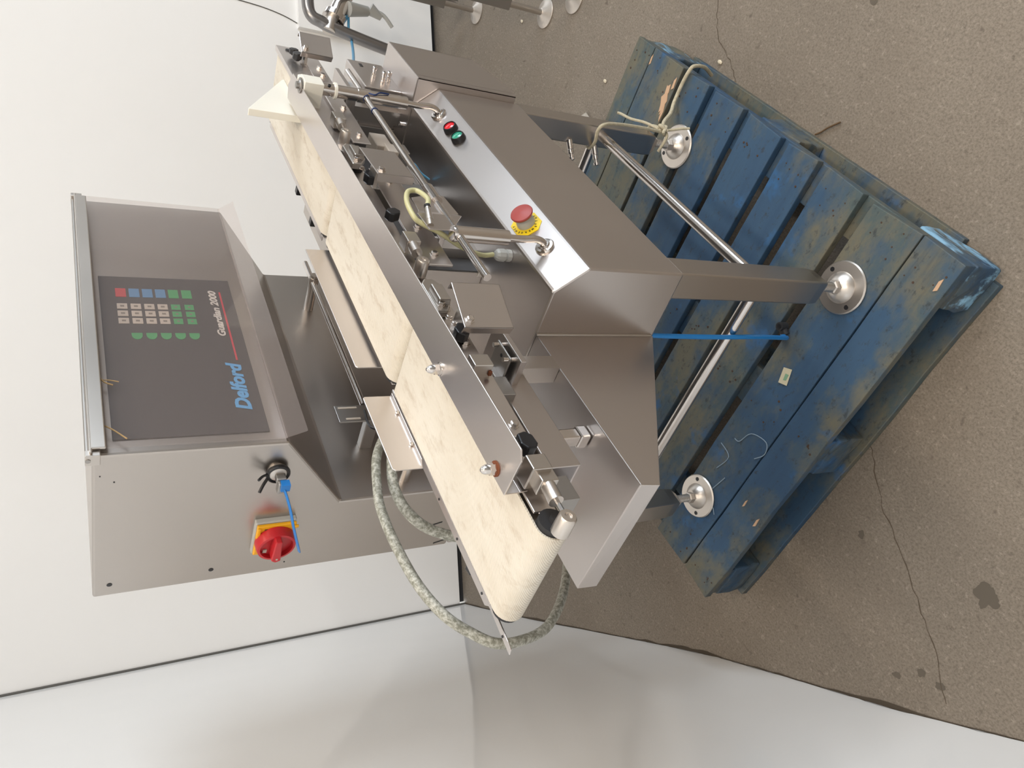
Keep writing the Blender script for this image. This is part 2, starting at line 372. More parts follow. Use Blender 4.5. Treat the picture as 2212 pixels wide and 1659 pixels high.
for a, b in planks:
    for yc in (PY0 + 0.05, 0.868, PY1 - 0.056):
        for k in range(5):
            x = a + (b - a) * random.choice((0.22, 0.3, 0.7, 0.78)) + random.uniform(-.01, .01); y = yc + random.uniform(-.038, .038)
            r = random.uniform(0.0018, 0.0035); nails.append(gcyl((x, y, 0.1492), (x, y, 0.1513), r, 7, r * 0.7))
stuff(obj('nail_heads', gjoin(*nails), material('rusty_nail', (0.055, 0.030, 0.018), 0.8), pal))
spl = [gprism(p, XY, 0.1496, 0.1520) for p in ([(1.627, .452), (1.634, .440), (1.640, .425), (1.652, .418), (1.648, .440), (1.655, .452), (1.645, .470), (1.640, .490), (1.633, .478)], [(1.623, .480), (1.629, .462), (1.633, .470), (1.629, .500), (1.624, .510)])]
for x, y, l, wd in ((1.628, 0.405, 0.035, .006), (1.640, 0.425, 0.028, .008), (1.632, 0.470, 0.05, .004), (1.758, 0.390, 0.03, .004), (0.697, 1.10, 0.03, .004), (0.75, 1.09, 0.025, .003), (0.700, 0.415, 0.03, .005)):
    spl.append(gprism([(x, y - l / 2), (x + wd, y - l * .2), (x + wd * .6, y + l / 2), (x - wd * .7, y + l * .3)], XY, 0.1495, 0.1522))
stuff(obj('splinters', gjoin(*spl), M_BARE, pal))
stk = obj('sticker', gslab([(0.874, 0.760, 0.1512), (0.853, 0.750, 0.1512), (0.841, 0.788, 0.1512), (0.864, 0.797, 0.1512)], (0, 0, 0.0006)), material('torn_paper_label', (0.52, 0.47, 0.33), 0.7), pal, label='small torn beige paper sticker')
obj('sticker_print', gprism([(0.852, 0.765), (0.861, 0.768), (0.857, 0.784), (0.850, 0.780)], XY, 0.1517, 0.1522), material('faded_green_print', (0.18, 0.32, 0.20), 0.7), stk)
chalk = [gtube([V((x, y, 0.1512)) for x, y in p], 0.0012, 5, 5) for p in (
    [(0.80, 0.985), (0.785, 0.955), (0.80, 0.93), (0.845, 0.945), (0.86, 0.985), (0.875, 0.99)], [(0.90, 1.03), (0.86, 1.04), (0.87, 1.09)], [(0.835, 1.09), (0.86, 1.21), (0.85, 1.22)], [(0.80, 1.19), (0.85, 1.15)])]
stuff(obj('chalk_marks', gjoin(*chalk), material('faint_chalk', (0.22, 0.29, 0.36), 0.9), pal))

# ================================================================== the checkweigher
mc = thing('checkweigher', 'stainless steel belt checkweigher with keypad cabinet, standing on the blue pallet', 'weighing machine', (1.18, 0.86, 0.15))
P = lambda name, g, mat, bevel=0.0, smooth=False, label=None, at=None, par=None: obj(name, g, mat, par or mc, bevel, smooth, label, at)
ZT = 0.906                                                     # top plane of the base
# --- base housing
hx0, hx1 = 0.823, 1.524
prof = [(0.500, 0.655), (0.500, 0.856), (0.547, ZT), (1.172, ZT), (1.172, 0.640)]
P('base_housing', gprism(prof, YZ, hx0, hx1), M_SHEET, 0.004)
# wings: open-bottomed trays with folded edge
ly = 0.632
P('left_tray', gjoin(gslab([(hx0, ly, ZT - .002), (0.4905, ly, ZT - .004), (0.4905, 0.868, ZT - .004), (hx0, 0.868, ZT - .002)], (0, 0, -0.003)),
    gslab([(hx0, ly, ZT - .002), (0.4905, ly, ZT - .004), (0.486, ly, 0.870), (hx0, ly, 0.652)], (0, 0.003, 0)),
    gslab([(0.4905, ly, ZT - .004), (0.4905, 0.868, ZT - .004), (0.488, 0.868, 0.866), (0.486, ly, 0.870)], (0.003, 0, 0)),
    gslab([(hx0, 0.868, ZT - .002), (0.4905, 0.868, ZT - .004), (0.488, 0.868, 0.866), (hx0, 0.868, 0.68)], (0, -0.003, 0))), M_SHEET, 0.0025)
P('weld_bead', gtube([(0.8215, 0.6305, 0.660), (0.8215, 0.6305, 0.905)], 0.0025, 8, 1), M_PART, smooth=True)
P('top_seam', gbox(hx0 - 0.001, hx0 + 0.003, 0.548, 1.0, ZT - 0.001, ZT + 0.0015), M_PART)
ry = 0.485
P('right_tray', gjoin(gprism([(1.540, ZT), (1.540, 0.662), (1.555, 0.655), (1.735, 0.690), (1.735, ZT)], XZ, ry, ry + 0.003),
    gslab([(1.524, ry, ZT), (1.735, ry, ZT), (1.735, 0.868, ZT), (1.524, 0.868, ZT)], (0, 0, 0.002)),
    gslab([(1.735, ry, ZT), (1.735, 0.868, ZT), (1.735, 0.868, 0.70), (1.735, ry, 0.690)], (-0.003, 0, 0)),
    gslab([(1.524, ry, 0.664), (1.524, ry, ZT), (1.524, 0.60, ZT), (1.524, 0.60, 0.664)], (0.003, 0, 0)),
    gslab([(1.524, ry, 0.664), (1.524, ry, ZT), (1.543, ry, ZT), (1.543, ry, 0.660)], (0, 0.004, 0))), M_SHEET, 0.002)
P('top_seam', gbox(1.519, 1.5235, 0.55, 0.86, ZT, ZT + 0.0022), M_CAST)
# --- legs with threaded feet
foot_me = mesh_data('foot_plate', glathe((0, 0, 0), (0, 0, 1), [(0, .0565), (.004, .0570), (.007, .0545), (.008, .034), (.012, .0325), (.026, .018), (.028, .012)], 40))
foot_me.materials.append(M_CAST); foot_me.shade_smooth(); foot_me.set_sharp_from_angle(angle=R(30))
stem_me = mesh_data('foot_stem', gjoin(glathe((0, 0, 0.022), (0, 0, 1), [(0, .014), (.004, .0145), (.018, .0145), (.020, .012)], 6), glathe((0, 0, 0.04), (0, 0, 1), [(i * 0.0025, 0.0105 if i % 2 else 0.0095) for i in range(26)], 14)))
stem_me.materials.append(M_PART)
for lx, lyy, fx, fy, top in ((0.851, 0.5265, 0.866, 0.534, 0.66), (1.502, 0.5265, 1.514, 0.529, 0.66), (0.851, 1.185, 0.868, 1.194, 0.70), (1.502, 1.185, 1.512, 1.190, 0.70)):
    h = 0.0265; d = V((fx - lx, fy - lyy, 0)) * 0.75
    v = []
    for z, sc, t in ((0.243, .55, 1.0), (0.262, .93, .95), (0.285, 1.0, .9), (top, 1.0, 0)):
        for sx, sy in ((-1, -1), (1, -1), (1, 1), (-1, 1)): v.append(V((lx + sx * h * sc + d.x * t * .3, lyy + sy * h * sc + d.y * t * .3, z)))
    f = [(3, 2, 1, 0), (12, 13, 14, 15)] + [(4 * i + k, 4 * i + (k + 1) % 4, 4 * i + 4 + (k + 1) % 4, 4 * i + 4 + k) for i in range(3) for k in range(4)]
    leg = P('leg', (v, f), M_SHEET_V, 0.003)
    T = Matrix.Translation(V((fx, fy, 0.1505)))
    ft = obj('foot_plate', foot_me, M_CAST, leg, at=T)
    obj('foot_stem', stem_me, M_PART, leg, at=Matrix.Translation(V((fx - (fx - lx) * .15, fy - (fy - lyy) * .15, 0.1505))))
    for a in ((R(-25), R(147)) if lyy < 1 else (R(126), R(-54))) if lx < 1 else (R(-128), R(48)):
        c = V((fx + .045 * math.cos(a), fy + .045 * math.sin(a), 0.1555)); obj('bolt_hole', gcyl(c, c + V((0, 0, 0.0032)), 0.0052, 12), M_BLACK, leg)
zr = 0.420
for p0, p1 in (((0.851, 0.5265, zr), (1.502, 0.5265, zr)), ((0.851, 0.5265, zr + .006), (0.851, 1.185, zr + .006)), ((1.502, 0.5265, zr + .006), (1.502, 1.185, zr + .006)), ((0.851, 1.185, zr), (1.502, 1.185, zr))):
    P('rail', gcyl(p0, p1, 0.0125, 20), M_TUBE, smooth=True)
# fittings on the inner face of the right leg
for y, z in ((0.543, 0.516), (0.547, 0.440)):
    P('hose_fitting', gjoin(glathe((1.478, y, z), (-.55, .80, -.22), [(0, .004), (.002, .0075), (.024, .0075), (.025, .0066), (.031, .0074), (.035, .0074), (.036, .0050), (.042, .0050), (.043, .0074), (.049, .0072), (.051, .004)], 14)), M_TUBE, smooth=True)
# --- keypad cabinet
cx0, cx1 = 0.823, 1.530; fy = 0.846
cab = [(fy, 1.541), (fy, 1.272), (1.000, 1.163), (1.000, 0.9075), (1.1745, 0.9075), (1.1745, 1.541)]
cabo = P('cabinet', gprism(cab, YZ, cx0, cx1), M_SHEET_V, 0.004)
hb = P('hinge_bar', gjoin(gbox(0.809, 1.512, 0.822, 0.8475, 1.541, 1.5445), gbox(0.815, 1.505, 0.822, 0.826, 1.524, 1.543)), M_PART, 0.0015)
obj('hinge_pin', gcyl((0.805, 0.838, 1.546), (1.522, 0.838, 1.546), 0.0035, 10), M_DULL, hb)
for x in (0.806, 1.512): obj('hinge_end', gbox(x, x + 0.011, 0.828, 0.8475, 1.531, 1.5495), M_PART, hb, 0.001)
cv = P('clear_cover', gjoin(gslab([(0.828, 0.835, 1.524), (1.527, 0.835, 1.524), (1.527, 0.838, 1.276), (0.828, 0.838, 1.276)], (0, 0.003, 0)),
    gslab([(0.828, 0.838, 1.276), (1.527, 0.838, 1.276), (1.527, 0.818, 1.249), (0.820, 0.818, 1.249)], (0, 0.002, 0.002))), M_CLEAR, label='hinged clear acrylic cover with flared lower lip')
kp = P('keypad', gbox(0.850, 1.261, 0.8435, 0.8462, 1.2975, 1.5145), M_PANEL, 0.001, label='dark membrane keypad with coloured keys')
ky = 0.8433
def key(cx, cz, wx, wz, mat, label=None):
    o = obj('key', gbox(cx - wx / 2, cx + wx / 2, ky - 0.0005, ky + 0.0006, cz - wz / 2, cz + wz / 2), mat, kp, 0.0004)
    return o
glyph = []
for zc, m in zip((1.482, 1.461, 1.440, 1.419, 1.398, 1.376), (M_KEYR, M_KEYB, M_KEYB, M_KEYB, M_KEYG, M_KEYG)): key(1.211, zc, 0.0255, 0.0165, m)
for xc in (1.171, 1.1503, 1.1295):
    for zc in (1.482, 1.461, 1.440, 1.419): key(xc, zc, 0.0155, 0.0160, M_KEYW); glyph.append(gbox(xc - .0022, xc + .0022, ky - .0008, ky, zc - .003, zc + .003))
    for zc in (1.398, 1.376): key(xc, zc, 0.0155, 0.0150, M_KEYG); glyph.append(gbox(xc - .002, xc + .002, ky - .0008, ky, zc - .002, zc + .002))
for zc in (1.465, 1.443, 1.421, 1.399, 1.377):
    arc = [(1.096, zc - .0082), (1.096, zc + .0082)] + [(1.091 - .012 * math.sin(R(a)), zc + .0082 * math.cos(R(a))) for a in range(15, 180, 15)]
    obj('key', gprism(arc, XZ, ky - 0.0005, ky + 0.0006), M_KEYG, kp)
obj('key_marks', gjoin(*glyph), material('key_legend', (0.20, 0.17, 0.145), 0.6), kp)
def text(body, x, z, size, mat, par, shear=0.0, bold=0.0, xs=1.0, mtx=None, name='lettering'):
    cu = bpy.data.curves.new('t', 'FONT'); cu.body = body; cu.size = size; cu.shear = shear; cu.offset = bold; cu.extrude = 0.0003; cu.resolution_u = 3
    to = bpy.data.objects.new('t', cu); COL.objects.link(to); bpy.context.view_layer.update()
    me = bpy.data.meshes.new_from_object(to.evaluated_get(bpy.context.evaluated_depsgraph_get()))
    bpy.data.objects.remove(to); me.materials.clear(); me.materials.append(mat)
    T = mtx if mtx is not None else Matrix.Translation(V((x, ky - 0.0006, z))) @ Matrix.Rotation(R(90), 4, 'X')
    xs_ = [v.co.x for v in me.vertices]
    if xs: 
        k = xs / (max(xs_) - min(xs_)); m0 = min(xs_)
        for v in me.vertices: v.co.x = (v.co.x - m0) * k
    me.transform(T); return obj(name, me, mat, par)
text('Delford', 0.899, 1.3165, 0.0315, M_TXTB, kp, 0.25, 0.0013, 0.117)
text('Guardian 2000', 1.089, 1.3265, 0.0175, M_TXTW, kp, 0.25, 0.0006, 0.135)
obj('red_line', gbox(1.023, 1.221, ky - 0.0004, ky + 0.0005, 1.3172, 1.3202), M_TXTR, kp)
# side face: lock, isolator, vent holes
lk = P('cabinet_lock', glathe((cx0 + .001, 0.905, 1.284), (-1, 0, 0), [(0, .014), (.012, .014), (.014, .011)], 18), M_PART, smooth=True)
obj('lock_tie', gtube([V((0.814, 0.905 + .0165 * math.cos(R(a)), 1.284 + .0165 * math.sin(R(a)))) for a in range(60, 421, 30)], 0.0042, 8, 4, 0.7), M_BLACK, lk, smooth=True, label='black cable tie around the lock')
obj('tie_tail', gjoin(gtube([(0.812, 0.902, 1.300), (0.806, 0.899, 1.310), (0.797, 0.897, 1.318)], 0.0022, 6, 4), gtube([(0.812, 0.912, 1.300), (0.802, 0.915, 1.308), (0.792, 0.920, 1.315)], 0.0028, 6, 4)), M_BLACK, lk)
obj('hasp', gjoin(gbox(0.798, 0.815, 0.900, 0.910, 1.274, 1.290), gbox(0.790, 0.802, 0.904, 0.926, 1.276, 1.288)), M_DULL, lk, 0.002)
iy, iz = 1.062, 1.270
iso = P('isolator_switch', gbox(cx0 - 0.010, cx0 + .001, iy - .040, iy + .040, iz - .034, iz + .034), M_GREY, 0.002, label='red and yellow rotary isolator switch')
obj('yellow_plate', gjoin(gbox(cx0 - 0.016, cx0 - 0.0102, iy - .037, iy + .037, iz - .033, iz + .032), gbox(cx0 - 0.020, cx0 - .016, iy - .034, iy - .028, iz - .036, iz - .024), gbox(cx0 - 0.019, cx0 - .016, iy - .034, iy + .03, iz + .026, iz + .032)), M_ORANGE, iso, 0.0015)
obj('rotary_dial', glathe((cx0 - 0.0162, iy, iz), (-1, 0, 0), [(0, .0335), (.014, .0325), (.018, .0315), (.0185, .0275), (.010, .0265), (.009, .0)], 36), M_RED, iso, smooth=True)
obj('dial_grip', gprism([(iy - .028, iz - .004), (iy - .028, iz + .007), (iy + .020, iz + .009), (iy + .0255, iz + .002), (iy + .022, iz - .007)], YZ, cx0 - .0245, cx0 - .0465), M_RED, iso, 0.002)
obj('dial_mark', gbox(cx0 - .0475, cx0 - .046, iy + .014, iy + .017, iz - .001, iz + .002), M_KEYW, iso)
obj('dial_window', gbox(cx0 - .0285, cx0 - .026, iy + .010, iy + .0175, iz + .014, iz + .0205), M_KEYW, iso)
obj('lock_slot', gbox(cx0 - .0172, cx0 - .0158, iy - .030, iy - .022, iz + .008, iz + .020), M_RUST, iso)
for y, z, r in ((1.145, 1.517, .0042), (1.144, 1.363, .0042), (0.902, 1.513, .0012), (0.888, 1.531, .001), (1.152, 1.238, .0014)):
    P('screw_hole', gcyl((cx0 - .0006, y, z), (cx0 + .0008, y, z), r, 12), M_BLACK)
for y, z in ((1.10, 0.952), (1.158, 0.925)): P('vent_slot', gslab([(cx0 - .0006, y - .004, z - .014), (cx0 - .0006, y - .001, z - .014), (cx0 - .0006, y + .007, z + .014), (cx0 - .0006, y + .004, z + .014)], (.001, 0, 0)), M_BLACK)
# photo-eye bar on the column front
pb = P('sensor_bar', gcyl((0.985, 0.925, 1.090), (1.468, 0.925, 1.090), 0.006, 14), M_TUBE, smooth=True)
obj('bar_clamp', gjoin(gcyl((1.394, 1.001, 1.088), (1.394, 0.915, 1.088), 0.0105, 18), gcyl((1.394, 0.916, 1.088), (1.394, 0.908, 1.088), 0.0085, 18)), M_PART, pb, smooth=True)
sb = P('slotted_bracket', gjoin(gbox(0.938, 0.981, 0.920, 0.9235, 1.087, 1.149)), M_DULL, 0.001)
for x, zt_ in ((0.972, 1.143), (0.943, 1.135)): obj('bracket_slot', gbox(x, x + .004, 0.919, 0.9245, 1.108, zt_), M_KEYW, sb)
obj('bracket_arm', gjoin(gbox(0.944, 0.962, 0.923, 1.001, 1.070, 1.094), gcyl((0.952, 0.915, 1.085), (0.952, 0.93, 1.085), 0.006, 10)), M_DULL, sb, 0.002)
obj('black_tie', gtube([(0.955, 0.91, 1.10), (0.90, 0.90, 1.105), (0.85, 0.86, 1.085), (0.82, 0.84, 1.06)], 0.0025, 6, 6), M_BLACK, sb)
bp2 = P('sensor_bar', gcyl((0.86, 0.915, 1.075), (0.92, 0.915, 1.075), 0.007, 12), M_TUBE, smooth=True)
P('sensor_bar', gcyl((0.690, 0.80, 1.065), (0.79, 0.80, 1.065), 0.006, 12), M_TUBE, smooth=True)
obj('bar_clamp', gcyl((0.86, 1.001, 1.03), (0.86, 0.93, 1.03), 0.010, 14), M_PART, bp2, smooth=True)
# --- conveyors
ZB, YF, YB, RR = 1.150, 0.557, 0.705, 0.020
def belt_ring(x0, x1, y0, y1, zt, r, th=0.0022, n=12):
    def loop(rr):
        pts = []
        for k in range(n + 1):
            a = R(90 + 180 * k / n); pts.append((x0 + r + rr * math.cos(a), zt - r + rr * math.sin(a)))
        for k in range(n + 1):
            a = R(-90 + 180 * k / n); pts.append((x1 - r + rr * math.cos(a), zt - r + rr * math.sin(a)))
        return pts
    o, i = loop(r), loop(r - th); m = len(o); vs = []; fs = []
    for pts in (o, i):
        for y in (y0, y1): vs += [V((p, y, q)) for p, q in pts]
    for k in range(m):
        l = (k + 1) % m
        fs += [(k, l, m + l, m + k), (2 * m + k, 3 * m + k, 3 * m + l, 2 * m + l), (k, 2 * m + k, 2 * m + l, l), (m + k, m + l, 3 * m + l, 3 * m + k)]
    return vs, fs
belts = ((0.374, 0.7905, 'infeed'), (0.795, 1.2085, 'weigh'), (1.213, 1.742, 'outfeed'))
hex_me = mesh_data('bolt', gjoin(glathe((0, 0, 0), (0, -1, 0), [(0, .0068), (.0012, .0068), (.0013, .0050), (.0055, .0050), (.0060, .0040)], 6)))
hex_me.materials.append(M_TUBE)
def bolt(x, y, z, par, s=1.0): obj('bolt', hex_me, M_TUBE, par, at=Matrix.Translation(V((x, y, z))) @ Matrix.Scale(s, 4))
cap_g = lambda p, d, s=1.0: glathe(p, d, [(0, .0050 * s), (.006 * s, .0050 * s), (.0062 * s, .0022 * s), (.0045 * s, .0020 * s)], 14)
conv = []
for x0, x1, kind in belts:
    c = P('conveyor', gbox(x0 + 0.022, x1 - 0.022, YF + 0.004, YB - 0.004, ZB - 0.030, ZB - 0.0035), M_PART, label=kind + ' conveyor with cream fabric belt')
    conv.append(c)
    obj('belt', belt_ring(x0, x1, YF, YB, ZB, RR), M_BELT, c, smooth=True)
    for x in (x0 + RR, x1 - RR):
        obj('roller', gjoin(gcyl((x, YF - 0.007, ZB - RR), (x, YB + 0.007, ZB - RR), RR - 0.0028, 24), gcyl((x, YF - 0.014, ZB - RR), (x, YB + 0.014, ZB - RR), 0.006, 12)), M_RUBBER, c, smooth=True)
# side plates of the beds
xa0, xa1 = 0.374, 0.7905
obj('side_plate', gjoin(gbox(0.41, 0.787, YF - .0055, YF - .002, 1.118, 1.146), gbox(0.513, 0.787, 0.541, 0.545, 1.107, 1.146), gslab([(0.385, YF - .004, 1.120), (0.41, YF - .004, 1.140), (0.41, YF - .004, 1.119), (0.39, YF - .004, 1.112)], (0, .0025, 0))), M_GUIDE, conv[0], 0.001)
obj('side_plate', gjoin(gbox(0.405, 0.787, YB + .004, YB + .006, 1.112, 1.1475), gprism([(0.405, YB + .006), (0.787, YB + .006), (0.787, YB + .018), (0.412, YB + .018), (0.405, YB + .010)], XY, 1.1455, 1.1475),
    gprism([(0.362, YB + .020), (0.352, YB + .022), (0.350, YB + .030), (0.415, YB + .026), (0.43, YB + .016)], XY, 1.136, 1.138)), M_GUIDE, conv[0], 0.0006)
for x in (0.425, 0.508, 0.575, 0.372): obj('flange_hole', gcyl((x, YB + (.012 if x > .4 else .0255), 1.1474 if x > .4 else 1.1379), (x, YB + (.012 if x > .4 else .0255), 1.1482 if x > .4 else 1.1387), .0018, 8), M_BLACK, conv[0])
obj('side_plate', gjoin(gbox(0.875, 1.175, 0.541, 0.545, 1.062, 1.108), gbox(0.80, 1.204, YF - .0055, YF - .002, 1.112, 1.146)), M_GUIDE, conv[1], 0.001)
obj('side_plate', gbox(0.80, 1.204, YB + .004, YB + .007, 1.112, 1.144), M_GUIDE, conv[1], 0.001)
obj('side_plate', gjoin(gbox(1.24, 1.745, 0.545, 0.5495, 1.104, 1.1525), gbox(1.50, 1.742, 0.5485, 0.556, 1.1495, 1.1525), gbox(1.27, 1.70, 0.538, 0.541, 1.075, 1.110)), M_GUIDE, conv[2], 0.001)
obj('side_plate', gjoin(gbox(1.218, 1.735, YB + .004, YB + .006, 1.106, 1.147), gbox(1.225, 1.72, YB + .006, YB + .016, 1.1450, 1.147), gbox(1.208, 1.24, YB + .006, YB + .020, 1.128, 1.131)), M_GUIDE, conv[2], 0.0006)
for x in (0.53, 0.685, 0.76): bolt(x, 0.5412, 1.119, conv[0])
for x in (0.902, 0.98, 1.13): bolt(x, 0.5412, 1.084, conv[1])
for x, z in ((1.30, 1.09), (1.42, 1.088), (1.58, 1.09), (1.62, 1.088)): bolt(x, 0.5382, z, conv[2])
# swing arms over the joints
for x0, c in ((0.80, 0), (1.222, 1)):
    g = gprism([(x0 - .035, 1.112), (x0 + .006, 1.112), (x0 + .018, 1.120), (x0 + .018, 1.134), (x0 + .006, 1.142), (x0 - .06, 1.142), (x0 - .06, 1.126)], XZ, 0.530, 0.541)
    a = obj('swing_arm', g, M_PART, conv[c], 0.002)
    bolt(x0 - .045, 0.530, 1.131, conv[c]); bolt(x0 - .070, 0.534, 1.128, conv[c], .8); bolt(x0 - .083, 0.534, 1.125, conv[c], .7)
    obj('arm_cover', gbox(x0 - .045, x0 - .008, 0.520, 0.531, 1.118, 1.136), M_PART, conv[c], 0.002)
# belt tensioners: block, clevis, threaded rod and bearing cap
def tensioner(x, c, d=-1, zz=1.131):
    t = obj('tensioner_block', gbox(min(x, x - d * .028), max(x, x - d * .028), 0.520, 0.542, zz - .012, zz + .010), M_PART, conv[c], 0.0015)
    obj('tensioner_clevis', gcyl((x, 0.528, zz), (x + d * .022, 0.528, zz + .001), 0.0085, 16), M_CAST, conv[c], smooth=True)
    obj('tensioner_rod', gcyl((x + d * .02, 0.528, zz), (x + d * .044, 0.526, zz + .002), 0.0028, 8), M_TUBE, conv[c])
    obj('bearing_cap', gjoin(glathe((x + d * .046, 0.548, zz + .001), (0, -1, 0), [(0, .0105), (.002, .0105), (.024, .0100), (.026, .0085), (.0262, .0045), (.024, .0040)], 20)), M_CAST, conv[c], smooth=True)
tensioner(0.424, 0); tensioner(0.902, 1, -1, 1.122); tensioner(1.325, 2, -1, 1.122)
obj('support_block', gbox(0.617, 0.639, 0.521, 0.545, 1.113, 1.140), M_PART, conv[0], 0.0015)
obj('support_block', gbox(0.436, 0.458, 0.513, 0.545, 1.124, 1.149), M_PART, conv[0], 0.0015)
obj('rust_spot', gbox(0.614, 0.6175, 0.530, 0.537, 1.113, 1.118), M_RUST, conv[0], 0.001)
# black wing knobs
def knob(x, z, c, s=1.0, rot=0.0):
    g = gprism([(-.013, -.006), (-.006, -.011), (.008, -.010), (.0145, -.002), (.011, .009), (-.004, .011), (-.013, .005)], XZ, -0.004, -0.020)
    me = mesh_data('wing_knob', gjoin(g, gcyl((0, 0, 0), (0, -.006, 0), .007, 12)))
    obj('wing_knob', me, M_BLACK, conv[c], 0.002, at=Matrix.Translation(V((x, 0.541, z))) @ Matrix.Rotation(rot, 4, 'Y') @ Matrix.Scale(s, 4))
knob(0.487, 1.128, 0, 1.0); knob(0.693, 1.126, 0, .95, .5); knob(0.995, 1.124, 1, .9, 1.2); knob(1.114, 1.126, 1, .95, .2); knob(1.655, 1.127, 2, .85, .6); knob(1.685, 1.128, 2, .7, 1.4)
for x in (1.315, 1.44): obj('wing_knob', gprism([(x - .009, YB + .018), (x + .007, YB + .018), (x + .009, YB + .034), (x - .006, YB + .036)], XY, 1.126, 1.146), M_BLACK, conv[2], 0.002)
obj('wing_knob', gprism([(0.464, YB + .020), (0.480, YB + .020), (0.478, YB + .036), (0.464, YB + .032)], XY, 1.120, 1.142), M_BLACK, conv[0], 0.002)
for x in (0.585, 0.432):
    obj('hinge_tab', gprism([(x - .014, YB + .019), (x + .014, YB + .019), (x + .012, YB + .040), (x - .012, YB + .040)], XY, 1.128, 1.130), M_GUIDE, conv[0], 0.0006)
    obj('tab_hole', gcyl((x, YB + .030, 1.1299), (x, YB + .030, 1.1306), .0030, 10), M_BLACK, conv[0])
# drive covers: folded sheet covers on the front of each bed
def cover(x, y, z, yaw, wd, h, c, label):
    T = Matrix.Translation(V((x, y, z))) @ Matrix.Rotation(yaw, 4, 'Z')
    g = gjoin(gbox(-wd / 2, wd / 2, -.001, .001, -h / 2, h / 2), gbox(-wd / 2, -wd / 2 + .002, -.001, .013, -h / 2, h / 2), gbox(wd / 2 - .002, wd / 2, -.001, .012, -h / 2, h / 2), gbox(-wd / 2, wd / 2, -.001, .012, -h / 2, -h / 2 + .002))
    o = obj('drive_cover', mesh_data('drive_cover', g), M_SHEET, conv[c], 0.001, label=label, at=T)
    b = T @ V((-wd / 2 + .012, -.001, h / 2 - .010)); obj('bolt', hex_me, M_TUBE, conv[c], at=Matrix.Translation(b) @ Matrix.Rotation(yaw, 4, 'Z'))
    q = T @ V((0, .008, h / 2 - .012)); obj('cover_arm', gslab([q + V((-.015, 0, -.006)), q + V((.015, 0, -.006)), V((q.x + .015, 0.5415, q.z - .006)), V((q.x - .015, 0.5415, q.z - .006))], (0, 0, .006)), M_PART, conv[c])
cover(0.7135, 0.500, 1.0955, R(-18.9), 0.072, 0.073, 0, 'square bent steel drive cover')
cover(1.115, 0.500, 1.1035, R(3.2), 0.104, 0.063, 1, 'square bent steel drive cover')
cover(1.650, 0.500, 1.0935, R(-29.5), 0.053, 0.067, 2, 'square bent steel drive cover')
# supports beneath: channel, posts, plates, load cell housings
ch = P('support_channel', gjoin(gbox(0.548, 0.760, 0.645, 0.648, 0.9635, 1.0153), gbox(0.548, 0.760, 0.648, 0.712, 0.9635, 0.9665), gbox(0.548, 0.760, 0.709, 0.712, 0.9665, 1.06)), M_SHEET, 0.001)
for x in (0.621, 0.771):
    obj('support_post', gbox(x - .010, x + .010, 0.657, 0.677, 0.905, 0.966), M_TUBE, ch, 0.003)
    obj('post_collar', gbox(x - .0125, x + .0125, 0.6545, 0.6795, 0.904, 0.923), M_TUBE, ch, 0.003)
for x0, x1, y0, y1, zc in ((0.716, 0.815, 0.600, 0.700, 0.996), (1.055, 1.165, 0.600, 0.700, 1.000), (1.55, 1.70, 0.555, 0.655, 1.030)):
    pl = P('mounting_plate', gbox(x0, x1, y0, y1, zc - .010, zc), M_SHEET, 0.001)
    mp = obj('clamp_plate', gbox(x0 + .014, x0 + .062, y0 + .006, y0 + .066, zc + .006, zc + .010), M_DULL, pl, 0.002)
    for bx_, by_ in ((.020, .012), (.056, .012), (.020, .060), (.056, .060)): obj('plate_bolt', gcyl((x0 + bx_, y0 + by_, zc), (x0 + bx_, y0 + by_, zc + .018), .004, 10), M_TUBE, pl, smooth=True)
    obj('plate_hole', gcyl((x0 + .038, y0 + .018, zc + .0095), (x0 + .038, y0 + .018, zc + .0106), .003, 10), M_BLACK, pl)
    obj('plate_post', gbox(x0 + .02, x0 + .05, y0 + .03, y0 + .06, ZT - .002, zc - .008), M_PART, pl)
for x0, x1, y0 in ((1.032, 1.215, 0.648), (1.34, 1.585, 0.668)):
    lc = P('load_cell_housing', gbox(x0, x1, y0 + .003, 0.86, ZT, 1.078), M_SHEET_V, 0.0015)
    obj('front_panel', gbox(x0 + .001, x1 - .001, y0, y0 + .003, ZT + .008, 1.077), M_DARKREFL, lc, 0.0006, label='front panel with a dark reflection in its colour')  # thin sheet added in front, dark reflection painted into its colour
    obj('housing_edge', gjoin(gbox(x0 - .004, x0 + .014, y0 - .004, y0 + .010, ZT, ZT + .012), gbox(x0 + .014, x1, y0 - .004, y0, ZT, ZT + .008)), M_CAST, lc, 0.001)
for (x, y, z0, z1) in ((0.50, 0.66, 1.01, 1.11), (0.70, 0.66, 1.01, 1.12), (0.87, 0.66, 1.06, 1.12), (1.12, 0.66, 1.07, 1.12), (1.30, 0.66, ZT, 1.12), (1.60, 0.66, ZT, 1.12)):
    P('bed_bracket', gjoin(gbox(x - .02, x + .02, y - .03, y + .035, z0, z1 + .001)), M_DULL, 0.001)
